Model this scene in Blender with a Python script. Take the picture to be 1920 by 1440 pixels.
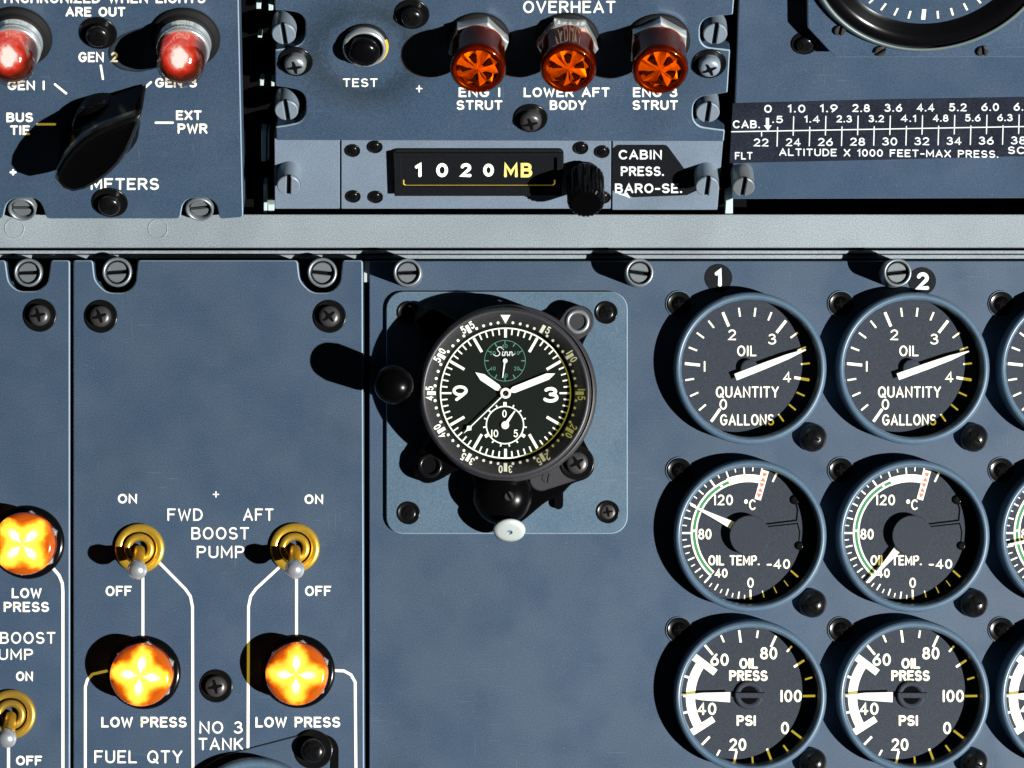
import bpy, math, random
from mathutils import Matrix, Vector
random.seed(7)
for o in list(bpy.data.objects): bpy.data.objects.remove(o)
SC = bpy.context.scene
COL = SC.collection
R = math.radians
S = 0.000185            # metres per unit: one unit is 0.185 mm, the clock is 58 mm across
D = 5400.0              # camera distance in units (1 m)
ZC = 0.40               # height of the picture centre above the cockpit floor

# ------------------------------------------------------------------ camera, world, lamp, exposure
cam = bpy.data.cameras.new('camera'); camo = bpy.data.objects.new('camera', cam); COL.objects.link(camo)
cam.sensor_width = 36; cam.lens = 36 * D / 1920
cam.clip_start = 0.02; cam.clip_end = 50
camo.location = (0, -D * S, ZC); camo.rotation_euler = (R(90), 0, 0)
SC.camera = camo
W = bpy.data.worlds.new('World'); SC.world = W; W.use_nodes = True
bg = W.node_tree.nodes['Background']; bg.inputs[0].default_value = (0.55, 0.75, 1.0, 1); bg.inputs[1].default_value = 0.006
LDIR = Vector((0.92, -1.0, -0.33)).normalized()
lamp = bpy.data.lights.new('key_lamp', 'SPOT'); lo = bpy.data.objects.new('key_lamp', lamp); COL.objects.link(lo)
lamp.energy = 880; lamp.shadow_soft_size = 0.016; lamp.spot_size = R(20); lamp.spot_blend = 0.3
lamp.color = (1.0, 0.985, 0.96)
lo.location = Vector((0, 0, ZC)) + LDIR * 3.0
lo.rotation_euler = LDIR.to_track_quat('Z', 'Y').to_euler()
SC.view_settings.view_transform = 'Standard'; SC.view_settings.look = 'None'
SC.view_settings.exposure = 0; SC.view_settings.gamma = 1
try: SC.view_settings.use_curve_mapping = False
except Exception: pass
SC.render.engine = 'CYCLES'
SC.cycles.max_bounces = 8; SC.cycles.transparent_max_bounces = 12
SC.cycles.caustics_reflective = False; SC.cycles.caustics_refractive = False
SC.cycles.sample_clamp_indirect = 3

# ------------------------------------------------------------------ materials
def nodes(name):
    m = bpy.data.materials.new(name); m.use_nodes = True
    nt = m.node_tree
    return m, nt, nt.nodes['Principled BSDF']
def paint(name, col, rough=.5, metal=0, grain=.25, gscale=4500, patch=.12, pscale=14, bump=.0, coat=0, spec=.5, emit=None, es=0, wear=0, wearcol=(.20, .25, .29)):
    m, nt, b = nodes(name); N = nt.nodes; Lk = nt.links
    tc = N.new('ShaderNodeTexCoord')
    n1 = N.new('ShaderNodeTexNoise'); n1.inputs['Scale'].default_value = gscale; n1.inputs['Detail'].default_value = 2
    n2 = N.new('ShaderNodeTexNoise'); n2.inputs['Scale'].default_value = pscale; n2.inputs['Detail'].default_value = 5
    Lk.new(tc.outputs['Object'], n1.inputs['Vector']); Lk.new(tc.outputs['Object'], n2.inputs['Vector'])
    def rng(n, a):
        r = N.new('ShaderNodeMapRange'); r.inputs[1].default_value = .25; r.inputs[2].default_value = .75
        r.inputs[3].default_value = 1 - a; r.inputs[4].default_value = 1 + a
        Lk.new(n.outputs['Fac'], r.inputs[0]); return r
    r1, r2 = rng(n1, grain), rng(n2, patch)
    mu = N.new('ShaderNodeMath'); mu.operation = 'MULTIPLY'; Lk.new(r1.outputs[0], mu.inputs[0]); Lk.new(r2.outputs[0], mu.inputs[1])
    vm = N.new('ShaderNodeVectorMath'); vm.operation = 'SCALE'; vm.inputs[0].default_value = col
    Lk.new(mu.outputs[0], vm.inputs['Scale'])
    if wear:
        # hairline scratches in a few rubbed areas, specks of chipped paint and darker hand grease
        def noise(scale, vec_scale, detail, rot=0):
            mp = N.new('ShaderNodeMapping'); mp.inputs['Scale'].default_value = vec_scale; mp.inputs['Rotation'].default_value = (0, 0, R(rot))
            n = N.new('ShaderNodeTexNoise'); n.inputs['Scale'].default_value = scale; n.inputs['Detail'].default_value = detail
            Lk.new(tc.outputs['Object'], mp.inputs[0]); Lk.new(mp.outputs[0], n.inputs['Vector']); return n.outputs['Fac']
        def step(v, a, c, lo=0., hi=1.):
            r = N.new('ShaderNodeMapRange'); r.inputs[1].default_value = a; r.inputs[2].default_value = c; r.inputs[3].default_value = lo; r.inputs[4].default_value = hi
            Lk.new(v, r.inputs[0]); return r.outputs[0]
        def op(o, a, c):
            n = N.new('ShaderNodeMath'); n.operation = o
            for i, q in enumerate((a, c)):
                if isinstance(q, (int, float)): n.inputs[i].default_value = q
                else: Lk.new(q, n.inputs[i])
            return n.outputs[0]
        s1 = step(noise(60, (1, 28, 1), 3, 24), .66, .72); s2 = step(noise(70, (30, 1, 1), 3, 12), .67, .73)
        area = step(noise(38, (1, 1, 1), 2), .50, .66)
        chips = step(noise(900, (1, 1, 1), 1), .75, .79)
        mask = op('MULTIPLY', op('MAXIMUM', op('MULTIPLY', op('MAXIMUM', s1, s2), area), op('MULTIPLY', chips, .8)), wear)
        gr = step(noise(26, (1, 1, 1), 6), .54, .74, 1., .82)
        v2 = N.new('ShaderNodeVectorMath'); v2.operation = 'SCALE'; Lk.new(vm.outputs[0], v2.inputs[0]); Lk.new(gr, v2.inputs['Scale'])
        mxw = N.new('ShaderNodeMix'); mxw.data_type = 'RGBA'; Lk.new(mask, mxw.inputs[0]); Lk.new(v2.outputs[0], mxw.inputs[6]); mxw.inputs[7].default_value = (*wearcol, 1)
        Lk.new(mxw.outputs[2], b.inputs['Base Color'])
        rr = step(noise(45, (1, 1, 1), 4), .35, .7, rough - .12, rough + .12); Lk.new(rr, b.inputs['Roughness'])
    else: Lk.new(vm.outputs[0], b.inputs['Base Color'])
    if not wear: b.inputs['Roughness'].default_value = rough
    b.inputs['Metallic'].default_value = metal
    b.inputs['Coat Weight'].default_value = coat; b.inputs['Coat Roughness'].default_value = .08
    b.inputs['Specular IOR Level'].default_value = spec
    if bump:
        bp = N.new('ShaderNodeBump'); bp.inputs['Strength'].default_value = bump; bp.inputs['Distance'].default_value = .0001
        Lk.new(n1.outputs['Fac'], bp.inputs['Height']); Lk.new(bp.outputs[0], b.inputs['Normal'])
    if emit:
        b.inputs['Emission Color'].default_value = (*emit, 1); b.inputs['Emission Strength'].default_value = es
    return m
def clear(name, tint, ior=1.45, rough=.02):
    m = bpy.data.materials.new(name); m.use_nodes = True; nt = m.node_tree; N = nt.nodes; N.clear()
    o = N.new('ShaderNodeOutputMaterial'); mx = N.new('ShaderNodeMixShader'); t = N.new('ShaderNodeBsdfTransparent')
    g = N.new('ShaderNodeBsdfGlossy'); lw = N.new('ShaderNodeLayerWeight'); lw.inputs[0].default_value = .5
    pw = N.new('ShaderNodeMath'); pw.operation = 'POWER'; pw.inputs[1].default_value = 4.0; f = N.new('ShaderNodeMath'); f.operation = 'MULTIPLY_ADD'
    nt.links.new(lw.outputs['Facing'], pw.inputs[0]); nt.links.new(pw.outputs[0], f.inputs[0]); f.inputs[1].default_value = .7; f.inputs[2].default_value = ((ior - 1) / (ior + 1)) ** 2
    t.inputs[0].default_value = (*tint, 1); g.inputs['Roughness'].default_value = rough
    nt.links.new(f.outputs[0], mx.inputs[0]); nt.links.new(t.outputs[0], mx.inputs[1]); nt.links.new(g.outputs[0], mx.inputs[2])
    nt.links.new(mx.outputs[0], o.inputs[0]); return m
def lit_lens(name, strength, phase, ramp=None, petals=True, rad=53, oy=0):
    # glowing amber cap: the bulb behind it shows as four bright petals, the rim stays deep orange
    m, nt, b = nodes(name); N = nt.nodes; Lk = nt.links
    tc = N.new('ShaderNodeTexCoord'); sx = N.new('ShaderNodeSeparateXYZ'); Lk.new(tc.outputs['Object'], sx.inputs[0])
    def mth(op, a, bb=None):
        n = N.new('ShaderNodeMath'); n.operation = op
        for i, v in enumerate((a, bb)):
            if v is None: continue
            if isinstance(v, (int, float)): n.inputs[i].default_value = v
            else: Lk.new(v, n.inputs[i])
        return n.outputs[0]
    x, y = sx.outputs[0], mth('SUBTRACT', sx.outputs[1], oy * S)
    r = mth('DIVIDE', mth('SQRT', mth('ADD', mth('MULTIPLY', x, x), mth('MULTIPLY', y, y))), rad * S)
    th = mth('ARCTAN2', y, x)
    pet = mth('COSINE', mth('ADD', mth('MULTIPLY', th, 4.0), phase))
    nz = N.new('ShaderNodeTexNoise'); nz.inputs['Scale'].default_value = 330; Lk.new(tc.outputs['Object'], nz.inputs['Vector'])
    wob = mth('MULTIPLY', mth('SUBTRACT', nz.outputs['Fac'], .5), .55)
    # 1 at hot centre, falls outward, petals reach further
    v = mth('ADD', mth('SUBTRACT', 1.0, mth('POWER', r, 2.3)), mth('MULTIPLY', mth('MULTIPLY', pet, .32 if petals else 0.0), mth('MULTIPLY', r, 1.3)))
    v = mth('ADD', v, mth('MULTIPLY', mth('MULTIPLY', wob, 1.5), r))
    cr = N.new('ShaderNodeValToRGB'); Lk.new(v, cr.inputs[0]); e = cr.color_ramp.elements
    e[0].position = 0.05; e[0].color = (.10, .008, 0, 1)
    e[1].position = 1.0; e[1].color = (1.4, .86, .12, 1)
    for p, c in ((.17, (.45, .06, .0, 1)), (.31, (.95, .24, .006, 1)), (.46, (1.15, .56, .03, 1)), (.68, (1.35, .78, .07, 1))):
        q = e.new(p); q.color = c
    if ramp:
        while len(e) > 1: e.remove(e[-1])
        e[0].position, e[0].color = ramp[0]
        for p, c in ramp[1:]: q = e.new(p); q.color = c
    # white-hot petals
    d = mth('ABSOLUTE', mth('SUBTRACT', r, .36)); w = mth('SUBTRACT', mth('MULTIPLY', pet, 1.0 if petals else 0.0), mth('MULTIPLY', d, 3.4 if petals else 50.0))
    mr = N.new('ShaderNodeMapRange'); Lk.new(w, mr.inputs[0]); mr.inputs[1].default_value = -.25; mr.inputs[2].default_value = .75
    mxc = N.new('ShaderNodeMix'); mxc.data_type = 'RGBA'; Lk.new(mr.outputs[0], mxc.inputs[0])
    Lk.new(cr.outputs[0], mxc.inputs[6]); mxc.inputs[7].default_value = (1.9, 1.75, 1.25, 1)
    Lk.new(mxc.outputs[2], b.inputs['Emission Color']); b.inputs['Emission Strength'].default_value = strength
    b.inputs['Base Color'].default_value = (.34, .07, .005, 1) if petals else (.05, .006, .003, 1); b.inputs['Roughness'].default_value = .12; b.inputs['Coat Weight'].default_value = .6
    return m

M = {}
M['blue'] = paint('blue_grey_panel_paint', (.037, .065, .107), .5, grain=.42, gscale=2600, bump=.25, patch=.10, pscale=8, wear=.28)
M['blue_mid'] = paint('blue_grey_instrument_paint', (.072, .120, .168), .45, grain=.3, gscale=2600, bump=.15, wear=.4)
M['bezel_blue'] = paint('blue_bezel_paint', (.072, .122, .178), .4, grain=.25, gscale=2600, wear=.35)
M['grey_light'] = paint('light_grey_panel_paint', (.150, .195, .250), .5, gscale=2600, grain=.3, bump=.2, patch=.12, wear=.3, wearcol=(.07, .09, .11))
M['bar'] = paint('pale_grey_bar_paint', (.225, .265, .288), .5, gscale=2400, grain=.36, bump=.3, patch=.16, wear=.3, wearcol=(.09, .10, .11))
M['strip'] = paint('pale_green_grey_edge', (.45, .56, .54), .45)
M['edge'] = paint('rim_highlight_edge', (.22, .30, .36), .4)  # lighter than the panels: the rim highlight is painted on the chamfers
M['dark'] = paint('dark_cavity', (.003, .003, .0035), .9, spec=.05)
M['black'] = paint('black_plastic', (.0025, .0025, .003), .18, grain=.2, spec=.18)
M['black_matt'] = paint('matt_black', (.006, .006, .0065), .7, spec=.2)
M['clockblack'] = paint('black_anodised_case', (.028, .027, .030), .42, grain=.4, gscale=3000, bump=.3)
M['dial'] = paint('dark_grey_dial', (.031, .037, .050), .65, gscale=2600, grain=.4, spec=.2, patch=.08)
M['glossblack'] = paint('polished_black_edge', (.004, .004, .004), .24, grain=.1, spec=1.0)
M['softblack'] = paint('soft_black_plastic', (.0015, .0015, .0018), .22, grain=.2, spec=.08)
M['gaugering'] = paint('green_grey_ring', (.13, .17, .17), .4, metal=.2)
M['amber_side'] = paint('amber_lens_wall', (.075, .020, .003), .3, gscale=400, grain=.5, patch=.7, pscale=110)
M['caseblack'] = paint('black_case', (.006, .006, .007), .3, grain=.3, spec=.3)
M['clockdial'] = paint('black_clock_dial', (.003, .006, .004), .6, grain=.5, spec=.15)
M['placard'] = paint('black_placard', (.006, .007, .009), .6, grain=.5, gscale=2500, spec=.12)
M['tape'] = paint('faded_black_tape', (.013, .016, .026), .55, spec=.15, grain=.6, gscale=1800, patch=.4, pscale=60)
M['ink'] = paint('white_backlit_lettering', (.80, .82, .82), .6, grain=.04, patch=.02, emit=(1, .74, .05), es=.30)
M['ink_dial'] = paint('white_backlit_dial_marking', (.80, .82, .82), .6, grain=.04, patch=.02, emit=(1, .76, .06), es=.55)
M['ink_plain'] = paint('white_print', (.70, .74, .74), .6, grain=.06)
M['ink_green'] = paint('green_print', (.07, .24, .17), .6)
M['lume'] = paint('luminous_white_marking', (.80, .84, .80), .6, grain=.05, emit=(.90, .80, .08), es=.24)
M['hand'] = paint('white_pointer_paint', (.85, .85, .82), .5, grain=.03, emit=(1, .85, .3), es=.12)
M['green'] = paint('green_arc_paint', (.03, .22, .085), .6)
M['red'] = paint('red_hatch_paint', (.60, .17, .11), .6)
M['steel'] = paint('worn_steel', (.25, .28, .295), .40, metal=.6, grain=.25)
M['steel_dark'] = paint('dark_steel', (.062, .060, .060), .36, metal=.45, grain=.3)
M['grey_screw'] = paint('grey_painted_screw', (.20, .25, .30), .4, metal=.2, grain=.2)
M['nearblack'] = paint('black_oxide', (.005, .005, .0055), .22, grain=.3, spec=.35)
M['chrome'] = paint('bright_chrome', (.72, .78, .78), .25, metal=.75, grain=.05)
M['chromeball'] = paint('polished_chrome', (.72, .77, .82), .24, metal=.75, grain=.05)
M['brass'] = paint('yellow_brass', (.76, .47, .05), .27, metal=.65, grain=.12, gscale=1500)
M['brass_dark'] = paint('dull_brass', (.40, .25, .035), .35, metal=.5, grain=.2)
M['silver'] = paint('pale_satin_silver', (.46, .51, .49), .5, metal=.1, grain=.1)
M['yellowed'] = paint('ochre_ring', (.70, .45, .02), .5)
M['glass'] = clear('clear_cover_glass', (.97, .98, .98))
M['amber_glass'] = clear('amber_lens_glass', (.86, .37, .016), 1.5, .04)
M['smoke_glass'] = clear('clear_dome_glass', (.90, .84, .78), 1.9, .03)
M['amber_core'] = paint('amber_reflector', (.98, .60, .10), .38, metal=.45, grain=.2, gscale=420, patch=.5, pscale=95)
M['amber_slot'] = paint('dark_reflector_slot', (.03, .008, .003), .6)
M['redlens'] = paint('glowing_red_lens', (.50, .030, .012), .22, grain=.5, gscale=420, patch=.75, pscale=150, coat=.5, emit=(1, .05, .01), es=.30)
M['filament'] = paint('white_hot_bulb', (.9, .8, .75), .3, emit=(1, .88, .82), es=2.2)
M['digit'] = paint('lit_counter_digit', (.8, .85, .75), .5, grain=.03, emit=(.85, 1, .7), es=.75)
M['mb'] = paint('lit_yellow_letters', (.6, .46, .14), .5, grain=.03, emit=(1, .74, .16), es=.62)
M['glowline'] = paint('lit_window_edge', (.5, .35, .05), .5, emit=(.9, .62, .06), es=.32)
M['lit1'] = lit_lens('lit_amber_lens', 1.35, .5)
M['lit3'] = lit_lens('lit_amber_lens_worn', 1.15, .1)
M['redglow'] = lit_lens('glowing_red_lens', .9, 0, [(.0, (.015, .005, .002, 1)), (.28, (.07, .012, .003, 1)), (.50, (.40, .018, .008, 1)), (.72, (.90, .05, .025, 1)), (.84, (1.0, .26, .2, 1)), (.92, (1.5, 1.3, 1.25, 1))], False, 40, 22)
M['lit2'] = lit_lens('lit_amber_lens_turned', 1.35, 3.3)

def smudged(base, cx, cy):
    # finger grease worn into the paint in a ragged ring about (cx, cy) of the panel
    m = M[base].copy(); m.name = base + '_smudged'; nt = m.node_tree; N = nt.nodes; Lk = nt.links; b = N['Principled BSDF']
    tc = N.new('ShaderNodeTexCoord'); d = N.new('ShaderNodeVectorMath'); d.operation = 'DISTANCE'; d.inputs[1].default_value = (cx * S, cy * S, 14 * S)
    Lk.new(tc.outputs['Object'], d.inputs[0])
    n = N.new('ShaderNodeTexNoise'); n.inputs['Scale'].default_value = 700; n.inputs['Detail'].default_value = 4; Lk.new(tc.outputs['Object'], n.inputs['Vector'])
    q = N.new('ShaderNodeMath'); q.operation = 'MULTIPLY_ADD'; Lk.new(n.outputs['Fac'], q.inputs[0]); q.inputs[1].default_value = 55 * S; Lk.new(d.outputs['Value'], q.inputs[2])
    cr = N.new('ShaderNodeValToRGB'); mr = N.new('ShaderNodeMapRange'); mr.inputs[1].default_value = 60 * S; mr.inputs[2].default_value = 170 * S
    Lk.new(q.outputs[0], mr.inputs[0]); Lk.new(mr.outputs[0], cr.inputs[0]); e = cr.color_ramp.elements
    e[0].position = .22; e[0].color = (1, 1, 1, 1); e[1].position = 1; e[1].color = (1, 1, 1, 1); k = e.new(.48); k.color = (.58, .56, .52, 1); k = e.new(.62); k.color = (.72, .70, .66, 1)
    mx = N.new('ShaderNodeVectorMath'); mx.operation = 'MULTIPLY'; src = b.inputs['Base Color'].links[0].from_socket
    Lk.new(src, mx.inputs[0]); Lk.new(cr.outputs[0], mx.inputs[1]); Lk.new(mx.outputs[0], b.inputs['Base Color']); return m

# ------------------------------------------------------------------ frames and mesh building
class Frame:
    """A flat panel plane: x right, y up the panel, z out of the panel (towards the room)."""
    def __init__(s, y0, h0, tilt):
        a = R(tilt)
        s.R = Matrix(((1, 0, 0), (0, -math.sin(a), -math.cos(a)), (0, math.cos(a), -math.sin(a))))
        s.o = Vector((0, -h0, 720 - y0))          # in units, relative to the picture centre
        s.n = s.R @ Vector((0, 0, 1))
    def pt(s, px, py, h=0):
        c = Vector((0, -D, 0)); q = Vector((px - 960, 0, 720 - py)); d = q - c
        p0 = s.o + s.n * h
        t = (p0 - c).dot(s.n) / d.dot(s.n)
        l = s.R.transposed() @ (c + d * t - s.o)
        return l.x, l.y
    def k(s, px, py, h=0):
        a = s.pt(px - 5, py, h); b = s.pt(px + 5, py, h); return (b[0] - a[0]) / 10
FL = Frame(720, 0, 0)        # lower main panel
FS = Frame(720, 34, 0)       # the two fuel panels, standing 6 mm proud
FU = Frame(405, 20, 40)      # upper panels, leaning out over the lower ones

class Thing:
    def __init__(s, name, label, cat, F, px, py, h=0, rot=0, group=None, kind=None, scale=None):
        s.F, s.h = F, h
        s.u, s.v = F.pt(px, py, h)
        s.k = F.k(px, py, h) if scale is None else scale
        s.rot = rot
        e = bpy.data.objects.new(name, None); COL.objects.link(e); s.e = e
        e.empty_display_size = .005
        loc = (F.o + F.R @ Vector((s.u, s.v, h))) * S + Vector((0, 0, ZC))
        e.matrix_world = Matrix.Translation(loc) @ (F.R @ Matrix.Rotation(R(rot), 3, 'Z')).to_4x4()
        if label: e['label'] = label; e['category'] = cat
        if group: e['group'] = group
        if kind: e['kind'] = kind
    def L(s, px, py, h=0):
        """panel pixel position -> this thing's own coordinates at height h above its base"""
        u, v = s.F.pt(px, py, s.h + h); return u - s.u, v - s.v

class MB:
    def __init__(s): s.v, s.f, s.m, s.sm = [], [], [], []
    def add(s, vs, fs, mi=0, smooth=False):
        o = len(s.v); s.v += [tuple(p) for p in vs]
        for f in fs: s.f.append([i + o for i in f]); s.m.append(mi); s.sm.append(smooth)
    def prism(s, pts, z0, z1, ch=0, mi=0, topmi=None, chmi=None, bottom=False):
        n = len(pts); area = sum(pts[i][0] * pts[(i + 1) % n][1] - pts[(i + 1) % n][0] * pts[i][1] for i in range(n))
        if area < 0: pts = pts[::-1]
        rows = [[(x, y, z0) for x, y in pts]]
        if ch:
            rows.append([(x, y, z1 - ch) for x, y in pts]); ins = inset(pts, ch); rows.append([(x, y, z1) for x, y in ins])
        else: rows.append([(x, y, z1) for x, y in pts])
        for r in range(len(rows) - 1):
            vs = rows[r] + rows[r + 1]
            s.add(vs, [[i, (i + 1) % n, n + (i + 1) % n, n + i] for i in range(n)], chmi if (r == 1 and chmi is not None) else mi)
        s.add(rows[-1], [list(range(n))], mi if topmi is None else topmi)
        if bottom: s.add(rows[0], [list(range(n))[::-1]], mi)
    def lathe(s, prof, cx=0, cy=0, seg=48, mi=0, smooth=True, close=False):
        vs, fs = [], []; n = len(prof)
        for j in range(seg):
            a = 2 * math.pi * j / seg; c, q = math.cos(a), math.sin(a)
            for r, z in prof: vs.append((cx + r * c, cy + r * q, z))
        for j in range(seg):
            b = ((j + 1) % seg) * n; a = j * n
            for i in range(n - 1): fs.append([a + i, b + i, b + i + 1, a + i + 1])
        s.add(vs, fs, mi, smooth)
        if close: s.add([vs[j * n + n - 1] for j in range(seg)], [list(range(seg))], mi)
    def disc(s, cx, cy, r, z, seg=32, mi=0):
        s.add([(cx + r * math.cos(2 * math.pi * i / seg), cy + r * math.sin(2 * math.pi * i / seg), z) for i in range(seg)], [list(range(seg))], mi)
    def poly(s, pts, z, mi=0, f=None):
        n = len(pts); area = sum(pts[i][0] * pts[(i + 1) % n][1] - pts[(i + 1) % n][0] * pts[i][1] for i in range(n))
        if area < 0: pts = pts[::-1]
        s.add([(x, y, z) for x, y in pts], [list(range(n))], mi)
    def arcband(s, r0, r1, a0, a1, z, mi=0, cx=0, cy=0):
        n = max(2, int(abs(a1 - a0) / 4)); vs = []
        for i in range(n + 1):
            a = R(a0 + (a1 - a0) * i / n)
            for r in (r0, r1): vs.append((cx + r * math.cos(a), cy + r * math.sin(a), z))
        fs = [[2 * i, 2 * i + 1, 2 * i + 3, 2 * i + 2] if a1 > a0 else [2 * i, 2 * i + 2, 2 * i + 3, 2 * i + 1] for i in range(n)]
        s.add(vs, fs, mi)
    def tick(s, ang, r0, r1, w, z, mi=0, cx=0, cy=0, w2=None):
        a = R(ang); c, q = math.cos(a), math.sin(a); w2 = w if w2 is None else w2
        p = [(r0, -w / 2), (r1, -w2 / 2), (r1, w2 / 2), (r0, w / 2)]
        s.poly([(cx + x * c - y * q, cy + x * q + y * c) for x, y in p], z, mi)
    def ribbon(s, pts, w, fn, mi=0, caps=True):
        """flat stroke of width w along pts; fn maps a 2-D point to 3-D"""
        pts = [Vector(p) for p in pts]; P = [pts[0]]
        for p in pts[1:]:
            if (p - P[-1]).length > 1e-4: P.append(p)
        if len(P) < 2: return
        closed = (P[0] - P[-1]).length < 1e-3 and len(P) > 3
        if closed: P = P[:-1]
        n = len(P); Ls, Rs = [], []
        for i in range(n):
            a = P[i - 1] if (i > 0 or closed) else None; b = P[(i + 1) % n] if (i < n - 1 or closed) else None
            d1 = (P[i] - a).normalized() if a is not None else None
            d2 = (b - P[i]).normalized() if b is not None else None
            if d1 is None: d1 = d2
            if d2 is None: d2 = d1
            t = d1 + d2; t = t.normalized() if t.length > 1e-6 else d2
            nn = Vector((-t.y, t.x)); c = max(.55, nn.dot(Vector((-d2.y, d2.x))))
            Ls.append(P[i] + nn * (w / 2 / c)); Rs.append(P[i] - nn * (w / 2 / c))
        m = n if closed else n - 1
        vs = [fn(*p) for p in Ls] + [fn(*p) for p in Rs]
        s.add(vs, [[n + i, n + (i + 1) % n, (i + 1) % n, i] for i in range(m)], mi)
        if caps and not closed:
            for p, q in ((P[0], P[1]), (P[-1], P[-2])):
                d = (p - q).normalized(); a0 = math.atan2(d.y, d.x)
                s.add([fn(p.x + w / 2 * math.cos(a0 + R(t)), p.y + w / 2 * math.sin(a0 + R(t))) for t in range(-90, 91, 30)], [list(range(7))], mi)
    def build(s, name, mats, parent, k=1.0, loc=None, label=None):
        me = bpy.data.meshes.new(name); me.from_pydata([(x * S * k, y * S * k, z * S * k) for x, y, z in s.v], [], s.f)
        mats = mats if isinstance(mats, (list, tuple)) else [mats]
        for m in mats: me.materials.append(M[m] if isinstance(m, str) else m)
        me.polygons.foreach_set('material_index', s.m); me.polygons.foreach_set('use_smooth', s.sm); me.update()
        o = bpy.data.objects.new(name, me); COL.objects.link(o)
        o.parent = parent.e if isinstance(parent, Thing) else parent
        if loc: o.location = [c * S for c in loc]
        if label: o['label'] = label
        return o
def inset(pts, d):
    n = len(pts); out = []
    for i in range(n):
        p0, p1, p2 = Vector(pts[i - 1]), Vector(pts[i]), Vector(pts[(i + 1) % n])
        a = (p1 - p0).normalized(); b = (p2 - p1).normalized()
        n1 = Vector((-a.y, a.x)); n2 = Vector((-b.y, b.x)); t = (n1 + n2)
        t = t.normalized() if t.length > 1e-6 else n1
        c = max(.5, t.dot(n1)); q = p1 + t * (d / c); out.append((q.x, q.y))
    return out
def rounded(pts):
    """[(x,y,r)] -> polygon with filleted corners"""
    out = []; n = len(pts)
    for i in range(n):
        x, y, r = pts[i]
        if r <= 0: out.append((x, y)); continue
        p = Vector((x, y)); a = Vector(pts[i - 1][:2]) - p; b = Vector(pts[(i + 1) % n][:2]) - p
        la, lb = a.length, b.length; a.normalize(); b.normalize()
        ang = a.angle(b); t = min(r / math.tan(ang / 2), la * .49, lb * .49); rr = t * math.tan(ang / 2)
        bis = (a + b).normalized(); c = p + bis * (rr / math.sin(ang / 2))
        s0 = p + a * t - c; s1 = p + b * t - c
        a0 = math.atan2(s0.y, s0.x); da = math.atan2(s1.y, s1.x) - a0
        while da > math.pi: da -= 2 * math.pi
        while da < -math.pi: da += 2 * math.pi
        m = max(3, int(abs(da) / R(15)))
        for j in range(m + 1): out.append((c.x + rr * math.cos(a0 + da * j / m), c.y + rr * math.sin(a0 + da * j / m)))
    return out
def rect(x0, y0, x1, y1, r=0): return [(x0, y0, r), (x1, y0, r), (x1, y1, r), (x0, y1, r)]
def circ(cx, cy, r, n=32, a0=0, a1=360):
    return [(cx + r * math.cos(R(a0 + (a1 - a0) * i / n)), cy + r * math.sin(R(a0 + (a1 - a0) * i / n))) for i in range(n + (a1 - a0 < 360))]

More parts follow.
